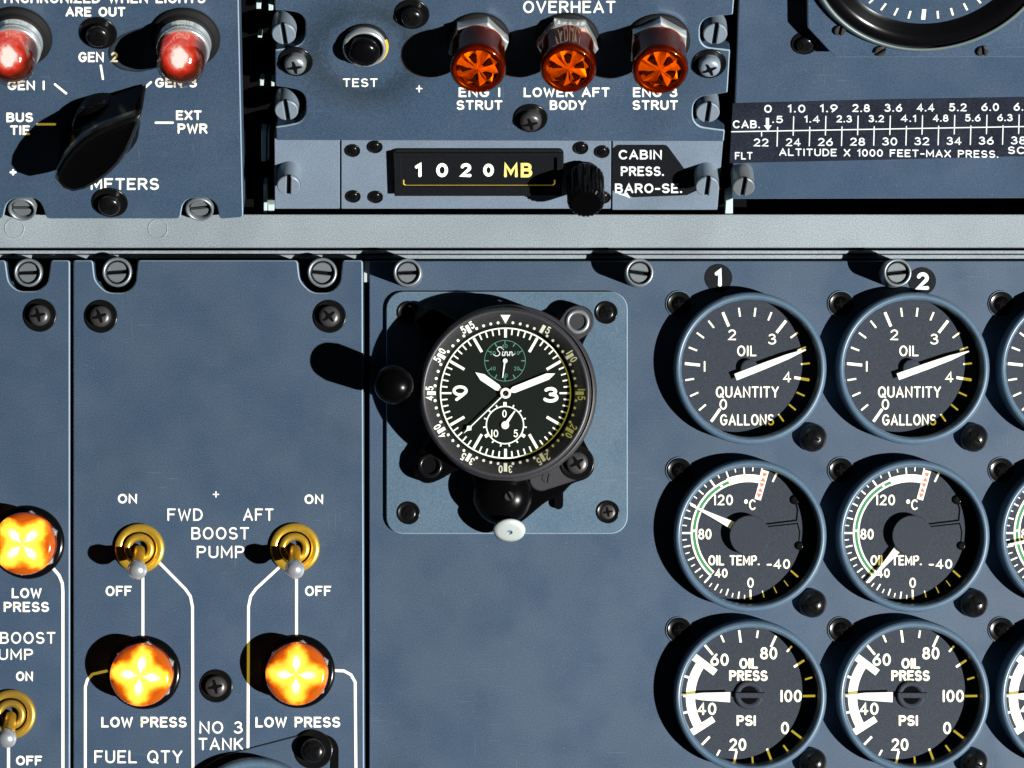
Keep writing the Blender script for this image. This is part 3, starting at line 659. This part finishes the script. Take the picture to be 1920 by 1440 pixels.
lines(mb, t, 0, [[(88, 1058), (101, 1067), (111, 1079), (117, 1094), (118, 1110), (118, 1500)], [(16, 1385), (16, 1500)]], 5.6)
mb.build('lettering', 'ink', t)

t = Thing('boost_pump_panel', 'blue grey boost pump panel with two brass switches left of the clock', 'panel', FS, 408, 960, 0)
pts = [(137, 488, 5), (174, 488, 6), (178, 526, 30), (200, 549, 30), (238, 549, 30), (254, 532, 26), (258, 488, 6), (558, 488, 6), (562, 526, 30), (584, 549, 30), (622, 549, 30), (638, 530, 26), (642, 488, 6), (680, 488, 5), (683, 1560, 0), (137, 1560, 0)]
plate(t, pts, -60, 0, 'blue', 2.2, edge='edge')
for x, y in ((219, 510), (604, 511)): fastener(t, 'slot', x, y, -38, mat='steel', r=20, h=34, ring=True, rot=random.randint(-6, 6))
for x, y, m, a in ((187, 593, 'steel_dark', 18), (617, 593, 'steel_dark', 40), (404, 1288, 'steel_dark', 12)): fastener(t, 'phil', x, y, 0, mat=m, r=23, h=17, rot=a)
mb = MB(); f = onpanel(t, 0)
for s, x0, x1, y, h, w in (('ON', 221, 257, 935, 18, 3.8), ('OFF', 198, 247, 1108, 19, 3.8), ('FWD', 314, 380, 965, 23, 3.4), ('AFT', 456, 513, 965, 23, 3.4), ('BOOST', 359, 467, 1000, 23, 3.4), ('PUMP', 369, 458, 1035, 23, 3.4), ('ON', 571, 606, 936, 18, 3.8), ('OFF', 572, 621, 1108, 19, 3.8),
                           ('LOW PRESS', 190, 350, 1354, 20, 4.2), ('LOW PRESS', 479, 638, 1354, 20, 4.2), ('NO 3', 374, 455, 1364, 23, 3.6), ('TANK', 372, 456, 1395, 23, 3.6), ('FUEL QTY', 177, 342, 1419, 24, 3.6)): text(mb, s, x0, x1, y, h, w * .92, f)
lines(mb, t, 0, [[(400, 927), (410, 927)], [(405, 922), (405, 932)]], 2.2)
lines(mb, t, 0, [[(268, 1050), (268, 1200)], [(296, 1052), (348, 1105), (357, 1118), (361, 1138), (362, 1500)], [(532, 1056), (480, 1104), (470, 1118), (466, 1138), (465, 1406)], [(556, 1050), (556, 1198)],
                 [(620, 1257), (645, 1258), (658, 1265), (666, 1279), (668, 1500)], [(160, 1500), (160, 1288), (164, 1274), (174, 1264), (200, 1258)]], 5.2)
mb.build('lettering', 'ink', t)

def lit_light(px, py, mat, label):
    t = Thing('indicator_light', label, 'light', FS, px, py, 0, group='lit amber low pressure lights')
    mb = MB(); mb.lathe([(68, 0), (68, 4), (64, 8), (60, 8), (60, 12), (50, 14)], seg=48); mb.build('collar', 'black', t)
    mb = MB(); mb.prism(hexpts(61, 22), 10, 26, 3); mb.build('hex_nut', 'chrome', t)
    mb = MB(); mb.lathe([(57, 22), (57, 40), (58, 44), (57, 54), (52, 60), (44, 62), (38, 61), (24, 64), (10, 66), (.1, 66.3)], seg=56); mb.build('lit_lens', mat, t)
lit_light(53, 1017, 'lit2', 'glowing amber light above LOW PRESS, cut by the left edge of the photo')
lit_light(271, 1261, 'lit1', 'glowing amber light under the forward boost pump switch, above FUEL QTY')
lit_light(560, 1259, 'lit3', 'glowing amber light under the aft boost pump switch, right of NO 3 TANK')

def toggle(px, py, label):
    t = Thing('toggle_switch', label, 'switch', FS, px, py, 0, group='brass toggle switches set to off')
    mb = MB(); mb.lathe([(46, 0), (46, 5), (44.5, 7.5), (40, 8.5), (32, 8.8), (31, 6), (30, 1)], seg=48); mb.lathe([(31, 3), (26, 3)], seg=40, mi=1); mb.build('washer', ['brass' if 'dull' not in label else 'brass_dark', 'dark'], t)
    mb = MB(); mb.lathe([(28, 2), (28, 13), (26.5, 15.5), (22, 16.5), (18, 16), (15.5, 12), (14, 6)], seg=48); mb.build('bushing', 'brass_dark' if 'dull' in label else 'brass', t)
    lv = MB(); prof = [(10.5, 8), (11.5, 30), (12.5, 52), (13.5, 70), (14, 76)]
    lv.lathe(prof, seg=24); o = lv.build('lever', 'brass', t)
    tip = MB(); tip.lathe([(12, 72), (15.5, 76), (18, 84), (17.5, 92), (13, 99), (6, 102), (.1, 102.5)], seg=28); q = tip.build('tip', 'chromeball', o)
    o.rotation_euler = (R(24), R(4), 0)
toggle(262, 1028, 'brass toggle switch between ON and OFF, left of the words BOOST PUMP')
toggle(553, 1027, 'brass toggle switch between ON and OFF, right of the words BOOST PUMP')
toggle(21, 1339, 'dull brass toggle switch cut by the left edge of the photo')

# fuel quantity gauge, cut by the bottom edge
t = Thing('fuel_gauge', 'round fuel gauge with a lug and black screw, cut by the bottom edge', 'gauge', FS, 478, 1546, 0)
def hull_circles(cs, n=40):
    P = sorted({(round(x, 3), round(y, 3)) for cx, cy, r in cs for x, y in circ(cx, cy, r, n)})
    def half(pp):
        h = []
        for p in pp:
            while len(h) > 1 and (h[-1][0] - h[-2][0]) * (p[1] - h[-2][1]) - (h[-1][1] - h[-2][1]) * (p[0] - h[-2][0]) <= 0: h.pop()
            h.append(p)
        return h[:-1]
    return half(P) + half(P[::-1])
mb = MB(); mb.prism(hull_circles([(16, -20, 139), (126, 138, 30)]), 0, .8); mb.build('cutout', 'dark', t)
mb = MB(); mb.prism(hull_circles([(-6, 0, 139), (108, 139, 33), (-112, -137, 30)]), 0, 4, 1.5); mb.build('flange', 'blue', t)
mb = MB(); mb.lathe([(127, 3), (127, 34), (122, 40), (112, 40), (108, 30), (107, 16)], seg=96); mb.build('bezel', 'bezel_blue', t)
mb = MB(); mb.disc(0, 0, 108, 17, 64); mb.build('dial', 'dial', t)
fastener(t, 'phil', 586, 1409, 4, mat='nearblack', r=27, h=26, rot=30)

# ------------------------------------------------------------------ main lower panel
t = Thing('engine_panel', 'wide blue grey lower panel holding the clock and the oil gauges', 'panel', FL, 1300, 960, 0)
plate(t, [(692, 489, 4), (2080, 489, 0), (2080, 1560, 0), (692, 1560, 0)], -60, 0, 'blue', 1.5)
for x, y, a in ((764, 511, 2), (1199, 511, -8), (1683, 511, 6)): fastener(t, 'slot', x, y, 0, mat='steel', r=19, h=70, ring=True, rot=a)

t = Thing('bracket', 'small white metal bracket in the gap left of the clock panel', 'bracket', FL, 691, 510, -50)
mb = MB(); P = [t.L(x, y, 44) for x, y in ((682, 490), (699, 490), (699, 522), (691, 529), (682, 529))]; mb.prism(P, 0, 44, 1); mb.build('tab', 'silver', t)

for x, y, s, lab in ((1347, 521, '!', 'black disc with a white 1 above the left oil quantity gauge'), (1729, 527, '2', 'black disc with a white 2 above the second oil quantity gauge')):
    t = Thing('number_disc', lab, 'disc', FL, x, y, 0, group='engine number discs')
    mb = MB(); mb.lathe([(26, 0), (26, .8), (25.4, 1.2)], seg=40, close=True); mb.build('disc', 'placard', t)
    mb = MB(); text(mb, s, -7 if s == '!' else -11, 7 if s == '!' else 13, 0, 33, 7.2, local(1.2)); mb.build('numeral', 'ink_plain', t)

# ------------------------------------------------------------------ clock
t = Thing('clock_plate', 'square light blue grey plate with rounded corners behind the clock', 'plate', FL, 950, 772, 0)
plate(t, rect(724, 547, 1177, 1001, 32), 0, 9, 'blue_mid', 1.6, edge='edge')
for x, y, m, a in ((1137, 586, 'nearblack', 20), (766, 962, 'nearblack', 50), (1140, 960, 'steel_dark', 10), (766, 586, 'nearblack', 0)): fastener(t, 'phil', x, y, 9, mat=m, r=16, h=4, rot=a)

t = Thing('cockpit_clock', 'black round aviation clock with white hands and three lugs on the square plate', 'clock', FL, 948, 737, 9)
CIRC = [(0, 0, 163), (134, 133, 33), (134, -131, 34), (-140, 133, 34), (-140, -135, 36), (-2, -192, 58), (80, -158, 40), (34, -180, 44)]
N_ = 240; rad = []
for i in range(N_):
    a = 2 * math.pi * i / N_; best = 0
    for cx, cy, r in CIRC:
        b = cx * math.cos(a) + cy * math.sin(a); q = b * b - (cx * cx + cy * cy - r * r)
        if q >= 0: best = max(best, b + math.sqrt(q))
    rad.append(best)
for _ in range(2): rad = [(rad[i - 2] + rad[i - 1] + rad[i] * 1.5 + rad[(i + 1) % N_] + rad[(i + 2) % N_]) / 5.5 for i in range(N_)]
out = [(rad[i] * math.cos(2 * math.pi * i / N_), rad[i] * math.sin(2 * math.pi * i / N_)) for i in range(N_)]
mb = MB(); mb.prism(out, 0, 34, 5); mb.build('shaded_flange', 'softblack', t)  # near black all over: shadow on the left lugs is put into the colour
mb = MB(); mb.prism(hull_circles([(66, -160, 22), (130, -131, 30)]) , 30, 36, 2); mb.build('lit_side_arm', 'clockblack', t)  # lit part of the flange, its light put into a paler grey
mb = MB(); mb.prism(hull_circles([(112, 112, 24), (134, 133, 30)]) , 30, 36, 2); mb.build('lug', 'clockblack', t)  # paler grey paints the light on the upper right lug
mb = MB(); mb.lathe([(23, 33), (23, 38), (20, 40), (16, 40), (15, 35)], 134, 133, 36); mb.disc(134, 133, 15.5, 34.4, 24, 1); mb.build('eyelet', ['steel', 'dark'], t)
mb = MB(); mb.lathe([(23, 33), (23, 38), (20, 40), (16, 40), (15, 35)], -140, -135, 36); mb.disc(-140, -135, 15.5, 34.4, 24, 1); mb.build('eyelet', ['nearblack', 'dark'], t)  # shade on the lower left eyelet painted in as near black
fastener(t, 'phil', 1082, 868, 36, mat='steel_dark', r=24, h=14, rot=30)
fastener(t, 'slot', 1025, 896, 34, mat='clockblack', r=10, h=2, rot=80)
mb = MB(); mb.lathe([(164, 30), (164, 66), (161, 70), (157, 72)], 5, 0, 144); mb.lathe([(157, 70), (158, 78), (158, 92), (155, 98), (151, 100), (148, 98), (145, 94), (127.5, 74), (127.5, 60)], seg=144); mb.build('bezel', 'clockblack', t)
DZ = 61.0
def cone(x, y, z):                       # bezel markings lie on its sloping face
    r = math.hypot(x, y); return (x, y, 74 + (r - 127.5) / 17.5 * 20 + .7 + z)
mb = MB()
for i in range(60):
    if i % 5: 
        a = R(90 - 6 * i); mb.add([cone(130.6 * math.cos(a) + 2.6 * math.cos(R(s_)), 130.6 * math.sin(a) + 2.6 * math.sin(R(s_)), 0) for s_ in range(0, 360, 36)], [list(range(10))])
def radial_digit(ch, ang, r, h, w, off):
    a = R(ang); ux, uy = math.cos(a), math.sin(a); rx, ry = uy, -ux   # outward, clockwise
    wd = G[ch][0] * h * .86
    for st in G[ch][1]:
        mb.ribbon([(off - wd / 2 + p * h * .86, (q - .5) * h) for p, q in st], w, lambda p, q: cone(ux * (r + q) + rx * p, uy * (r + q) + ry * p, .1))
for i in range(1, 12):
    ang = 90 - 30 * i; a = R(ang); ux, uy = math.cos(a), math.sin(a); rx, ry = uy, -ux
    mb.add([cone(ux * r + rx * p, uy * r + ry * p, .05) for r, p in ((129, -3.2), (129, 3.2), (144, 3.2), (144, -3.2))], [[3, 2, 1, 0]])
    s = str(5 * i)
    if len(s) == 1: radial_digit(s, ang, 139.5, 11.5, 2.2, 10)
    else: radial_digit(s[0], ang, 139.8, 11.5, 2.2, -9 if s[0] != '1' else -6.5); radial_digit(s[1], ang, 139.8, 11.5, 2.2, 9)
mb.add([cone(-9, 144, 0), cone(9, 144, 0), cone(0, 128.5, 0)], [[0, 2, 1]])
mb.build('bezel_markings', 'lume', t)
mb = MB(); mb.disc(0, 0, 128, DZ, 96); dl = mb.build('dial', 'clockdial', t)
mb = MB(); mb.arcband(119, 121.4, 0, 360, DZ + .2)
for i in range(60):
    a = 90 - 6 * i
    if i % 5: mb.tick(a, 108, 118.6, 2.6, DZ + .2)
    elif i in (0, 30): mb.tick(a, 103, 118.6, 5, DZ + .2)
    elif i in (15, 45): mb.tick(a, 100, 118.6, 3.4, DZ + .2)
    else: mb.tick(a, 88, 118, 5, DZ + .2)
text(mb, '9', -98, -70, 0, 29, 5.4, local(DZ + .1)); text(mb, '3', 70, 98, 3, 29, 6.2, local(DZ + .1))
mb.build('dial_markings', 'lume', dl)
# small seconds, above
mb = MB(); sx, sy = -1, 60; mb.arcband(37.2, 38.2, 0, 360, DZ + .2, cx=sx, cy=sy)
for i in range(12): mb.tick(30 * i, 30 if i % 2 else 30, 37.2, 1.4 if i % 2 else 1.8, DZ + .22, cx=sx, cy=sy)
for s_, a in (('10', 32), ('20', -32), ('30', -90), ('40', 212), ('50', 148), ('60', 90)):
    x, y = sx + 26 * math.cos(R(a)), sy + 27 * math.sin(R(a))
    for n_, ch in enumerate(s_): text(mb, ch, x - 5.5 + 5.6 * n_, x - 1 + 5.6 * n_, -y, 7, .9, local(DZ + .3))
mb.build('small_dial_markings', 'ink_green', dl)
mb = MB()                                        # maker's script in the upper sub-dial
def Q(p): return [(sx - 20 + x * 4.9, -(sy + 8.5) - y * 4.6) for x, y in p]
for i, p in enumerate(([(3.0, 3.1), (2.5, 3.7), (1.6, 3.6), (1.1, 2.8), (1.5, 2.1), (2.1, 1.5), (2.1, .7), (1.4, .1), (.5, .1), (-.2, .6)], [(3.3, 1.8), (3.1, .9), (3.1, .3), (3.5, .2), (3.9, .7)],
                       [(4.1, 1.8), (4.0, .2)], [(4.05, 1.1), (4.6, 1.8), (5.0, 1.6), (4.9, .6), (5.1, .2), (5.6, .7)], [(5.9, 1.8), (5.8, .2)], [(5.85, 1.1), (6.4, 1.8), (6.8, 1.6), (6.7, .6), (6.9, .2), (7.6, .9)], [(3.45, 2.6), (3.55, 2.7)])):
    mb.ribbon(Q(p), 1.5, lambda a, b, i=i: (a, -b, DZ + .45 + .03 * (i % 3)))
mb.build('script_lettering', 'ink_plain', dl)
mb = MB(); bx, by = -1, -59; mb.arcband(33.4, 35.6, 0, 360, DZ + .2, cx=bx, cy=by)
for i in range(15): mb.tick(90 - 24 * i, 35, 40.5 if i % 5 else 42.5, 2.6 if i % 5 else 6, DZ + .22, cx=bx, cy=by)
for s_, x, y in (('0', -1, 21), ('10', -19, -15.5), ('5', 20, -15.5)):
    w_ = 13 if s_ == '10' else 8; text(mb, s_, bx + x - w_ / 2, bx + x + w_ / 2, -(by + y), 14, 2.0, local(DZ + .3))
mb.build('small_dial_markings', 'lume', dl)
def hand(name, ang, prof, z, mat='hand', cx=0, cy=0, hub=0):
    a = R(ang); c, q = math.cos(a), math.sin(a); mb = MB()
    P = [(r, w) for r, w in prof] + [(r, -w) for r, w in prof[::-1] if w > 0]
    mb.prism([(cx + x * c - y * q, cy + x * q + y * c) for x, y in P], z, z + 1.2, 0)
    if hub: mb.lathe([(hub, z), (hub, z + 2), (hub * .8, z + 2.6)], cx, cy, 24, close=True)
    return mb.build(name, mat, t)
hand('hour_hand', math.degrees(math.atan2(38, -55)), [(10, 2.2), (18, 6), (52, 6.6), (68, 0)], DZ + 3)
hand('minute_hand', math.degrees(math.atan2(36, 91)), [(10, 2.2), (16, 6), (84, 6.2), (99, 0)], DZ + 5)
hand('sweep_hand', math.degrees(math.atan2(-75, -78)), [(-2, 1), (88, 1.0), (93, 5.5), (99, 1.2), (108, 0)], DZ + 7)
hand('small_hand', 262, [(0, 1.6), (32, .7)], DZ + 1.5, cx=sx, cy=sy, hub=4.5)
hand('small_hand', 55, [(0, 3.4), (32, 1.2)], DZ + 1.5, cx=bx, cy=by, hub=7.5)
mb = MB(); mb.lathe([(10, DZ + 2), (10, DZ + 8.6), (9, DZ + 9), (5.6, DZ + 9), (5.2, DZ + 8)], seg=28); mb.disc(0, 0, 5.4, DZ + 8.2, 16, 1); mb.build('hub', ['hand', 'dark'], t)
mb = MB(); mb.disc(0, 0, 146, 91, 96); mb.build('cover_glass', 'glass', t)
# winding knob on the left, rounded housing and crown at the bottom, small lever
mb = MB(); mb.lathe([(34, 20), (34, 60), (24, 66), (24, 90), (34, 96), (36, 148), (33, 160), (24, 168), (10, 173), (.1, 174)], -203, 16, 40); mb.build('winding_knob', 'softblack', t)
mb = MB(); mb.lathe([(56, 30), (55, 44), (48, 58), (34, 68), (16, 73), (.1, 74)], -6, -190, 44); mb.build('crown_housing', 'softblack', t)
fastener(t, 'slot', 954, 930, 72, mat='clockblack', r=9, h=4, rot=120)
cr = MB(); cr.lathe([(12, -50), (12, -6), (28, -6), (30, -2), (29, 2), (20, 4), (6, 4.4)], seg=36); cr.lathe([(6, 4.4), (5.4, 2.2), (.1, 2)], seg=20, mi=1)
o = cr.build('crown', ['silver', 'grey_screw'], t); x, y = t.L(955, 995, 66); o.location = (x * S, y * S, 66 * S); o.rotation_euler = (R(46), 0, 0)
mb = MB(); x, y = t.L(1047, 930, 8)
mb.prism([(x + a, y + b) for a, b in circ(0, -16, 9, 12, 180, 360) + circ(0, 26, 9, 12, 0, 180)], 0, 12, 1.5); lv = mb.build('lever', 'black', t)
mb = MB(); mb.lathe([(5, 12), (5, 15), (3, 17), (.1, 17.4)], x, y + 12, 16); mb.build('lever_dot', 'silver', lv)

# ------------------------------------------------------------------ oil gauges
def gauge(kind, px, py, val, label, mirror_screws=True):
    t = Thing('oil_gauge', label, 'gauge', FL, px, py, 0, group={'q': 'oil quantity gauges', 't': 'oil temperature gauges', 'p': 'oil pressure gauges'}[kind])
    mb = MB(); mb.lathe([(142, 0), (142, 38), (140, 43), (136, 46), (133, 46), (130, 43.5), (128, 38), (127.5, 6)], seg=112); mb.build('bezel', 'bezel_blue', t)
    z = 9.0
    mb = MB(); mb.disc(0, 0, 128, z, 96); dl = mb.build('dial', 'dial', t)
    mk = MB(); f = local(z + .1)
    gx, gy = 1403, {'q': 690, 't': 1003, 'p': 1302}[kind]
    def tx(s, x0, x1, y, h, w): text(mk, s, x0 - CX, x1 - CX, y - CY, h, w * .88, f)
    mats = ['ink_dial', 'green', 'red', 'dark', 'nearblack', 'dial']
    if kind == 'q':
        CX, CY = 1400, 693
        for i in range(20):
            a = 235 - 61 * i / 4
            if i % 4 == 0: mk.tick(a, 89, 117.5, 5.2, z + .2)
            else: mk.tick(a, 101, 117.5, 3.2, z + .2)
        tx('OIL', 1381, 1417, 657, 20, 3.2); tx('QUANTITY', 1341, 1459, 734, 21, 3.4); tx('GALLONS', 1349, 1450, 786, 21, 3.4)
        tx('2', 1364, 1379, 627, 20, 3.2); tx('3', 1439, 1454, 635, 20, 3.2); tx('4', 1467, 1482, 706, 20, 3.2); tx('0', 1348, 1362, 757, 20, 3.2); tx('1', 1318, 1322, 686, 20, 3.2)
    elif kind == 't':
        CX, CY = 1402, 999
        key = [(-40, 318.5), (0, 272), (40, 228.5), (80, 180), (120, 125.7), (150, 78), (165, 58)]
        def ang(v):
            for (v0, a0), (v1, a1) in zip(key, key[1:]):
                if v <= v1: return a0 + (a1 - a0) * (v - v0) / (v1 - v0)
        v = -40
        while v <= 165:
            big = v % 40 == 0; mid = v % 10 == 0
            if (v < 0 or v > 150) and not mid: v += 5; continue
            mk.tick(ang(v), 124, 106 if big else 111 if mid else 116, 3.4 if big else (2.6 if v > 0 else 1.8) if mid else 1.9, z + .2); v += 5
        mk.arcband(96, 108, 228.5, 78, z + .28); mk.arcband(95.5, 110, 112, 75, z + .32)
        mk.arcband(99, 104.5, 228, 178.8, z + .40, 1); mk.arcband(99, 104.5, 176.5, 121, z + .40, 1); mk.arcband(99, 104.5, 118.5, 111, z + .40, 1)
        mk.tick(74.5, 65, 121, 12, z + .45)
        for j in range(5): mk.tick(74.5, 70 + j * 10, 77 + j * 10, 9 if j % 2 else 4, z + .55, 2, w2=3 if j % 2 else 9)
        tx('120', 1338, 1373, 937, 20, 3.4); tx('oC', 1394, 1416, 946, 20, 3.2); tx('80', 1308, 1333, 1001, 20, 3.6); tx('40', 1339, 1363, 1074, 17, 3.4); tx('0', 1400, 1412, 1092, 19, 3.2); tx('-40', 1436, 1480, 1057, 18, 3.4); tx('OIL TEMP.', 1327, 1423, 1050, 19, 3.6)
        mk.ribbon([(34, 17), (90, 24), (92, 44), (88, 58)], 3.2, lambda a, b: (a, b, z + .3), 3); mk.ribbon([(36, 12), (92, 18), (96, 2), (94, -22)], 2.4, lambda a, b: (a, b, z + .34), 3)
        for x, y, r in ((88, 62, 9), (96, -24, 8)): mk.lathe([(r, z), (r, z + 3), (r * .6, z + 4)], x, y, 16, mi=4, close=True)
    else:
        CX, CY = 1401, 1306
        for i in range(21):
            a = 322.5 - 64.3 * i / 4; mk.tick(a, 103 if i % 2 == 0 else 112, 126, 4.2 if i % 2 == 0 else 3.4, z + .2)
        mk.arcband(99, 116, 143, 213, z + .3); mk.tick(143, 76, 125, 13, z + .36); mk.tick(212.5, 76, 125, 12, z + .36)
        for s, x0, x1, y in (('80', 1424, 1456, 1224), ('60', 1331, 1365, 1236), ('100', 1462, 1502, 1304), ('40', 1306, 1342, 1328), ('0', 1463, 1478, 1364), ('20', 1366, 1398, 1395)): tx(s, x0, x1, y, 23, 4.4)
        tx('OIL', 1385, 1420, 1243, 20, 4.6); tx('PRESS', 1366, 1438, 1266, 20, 4.6); tx('PSI', 1380, 1416, 1350, 20, 4.6)
    mo = mk.build('markings', mats, dl); mo.location = ((CX - gx) * S, (gy - CY) * S, 0)
    a = R(val); c, q = math.cos(a), math.sin(a)
    P = {'q': [(-28, 6.5), (30, 6.2), (76, 5), (113, 1.2)], 't': [(33, 7.5), (76, 4), (122, 1.3)], 'p': [(34, 9.5), (86, 7), (122, 1.6)]}[kind]
    zz = z + (10 if kind != 't' else 9)
    P2 = [(r, w) for r, w in P] + [(r, -w) for r, w in P[::-1]]
    ox, oy = CX + (3 if kind == 'q' else 0) - gx, gy - CY - (3 if kind == 'q' else 0)
    mb = MB(); mb.prism([(ox + x * c - y * q, oy + x * q + y * c) for x, y in P2], zz, zz + 1.6, .3, bottom=True)
    pt = mb.build('pointer', 'hand', t)
    mb = MB()
    if kind == 'q':
        mb.lathe([(17, z), (17, zz - 1), (14, zz - .4), (.1, zz - .3)], seg=28)
    elif kind == 't':
        mb.lathe([(12, z), (12, z + 14), (38, z + 14), (38, z + 17), (36.5, z + 18)], seg=40, close=True)
    else:
        mb.lathe([(27, z), (27, z + 4), (22, z + 6), (17, z + 3)], seg=36); mb.disc(0, 0, 20, z + 3, 24, 1)
        mb.prism([(-26 if kind else 0, -5), (30, -5), (30, 5), (-26, 5)], z + 2, z + 9, 1)
        P3 = [(x * c - y * q, x * q + y * c) for x, y in ((20, 5), (-24, 5), (-24, -5), (20, -5))]; 
    mb.build('hub', ['dial', 'dark'], t)
    mb = MB(); mb.disc(0, 0, 128.5, 37, 96); mb.build('cover_glass', 'glass', t)
    # corner screws on the panel: upper left one, in a rimmed socket, is blackened for the bezel's shadow, lower right one is glossy
    mb = MB(); mb.lathe([(25.5, 0), (25.5, 2.0), (24.3, 2.4), (23, 1)], -130, 121, 32); mb.disc(-130, 121, 23.5, 1.2, 24, 1); mb.build('screw_socket', ['blue_mid', 'dark'], t)
    fastener(t, 'phil', px - 130, py - 121, 1.3, name='mounting_screw', mat='softblack', r=17, h=3, rot=random.randint(0, 90))
    fastener(t, 'dome', px + 122, py + 130, 0, name='mounting_screw', mat='nearblack', r=24, h=26, rot=random.randint(0, 90))
names = {'q': 'oil quantity', 't': 'oil temperature', 'p': 'oil pressure'}
for kind, y, vals in (('q', 691, (21.4, 19.8, 60)), ('t', 1003, (154, 229, 190)), ('p', 1302, (178.5, 178.5, 178.5))):
    for j, (x, ds) in enumerate(((1403.5, 'blue rimmed %s gauge, the leftmost of its row, %s'), (1707, 'blue rimmed %s gauge, second of its row, %s'), (2008, 'blue rimmed %s gauge cut by the right edge, %s'))):
        extra = {'q': 'under the crossbar', 't': 'with green arc', 'p': 'marked PSI'}[kind]
        gauge(kind, x, y, vals[j], ds % (names[kind], extra))
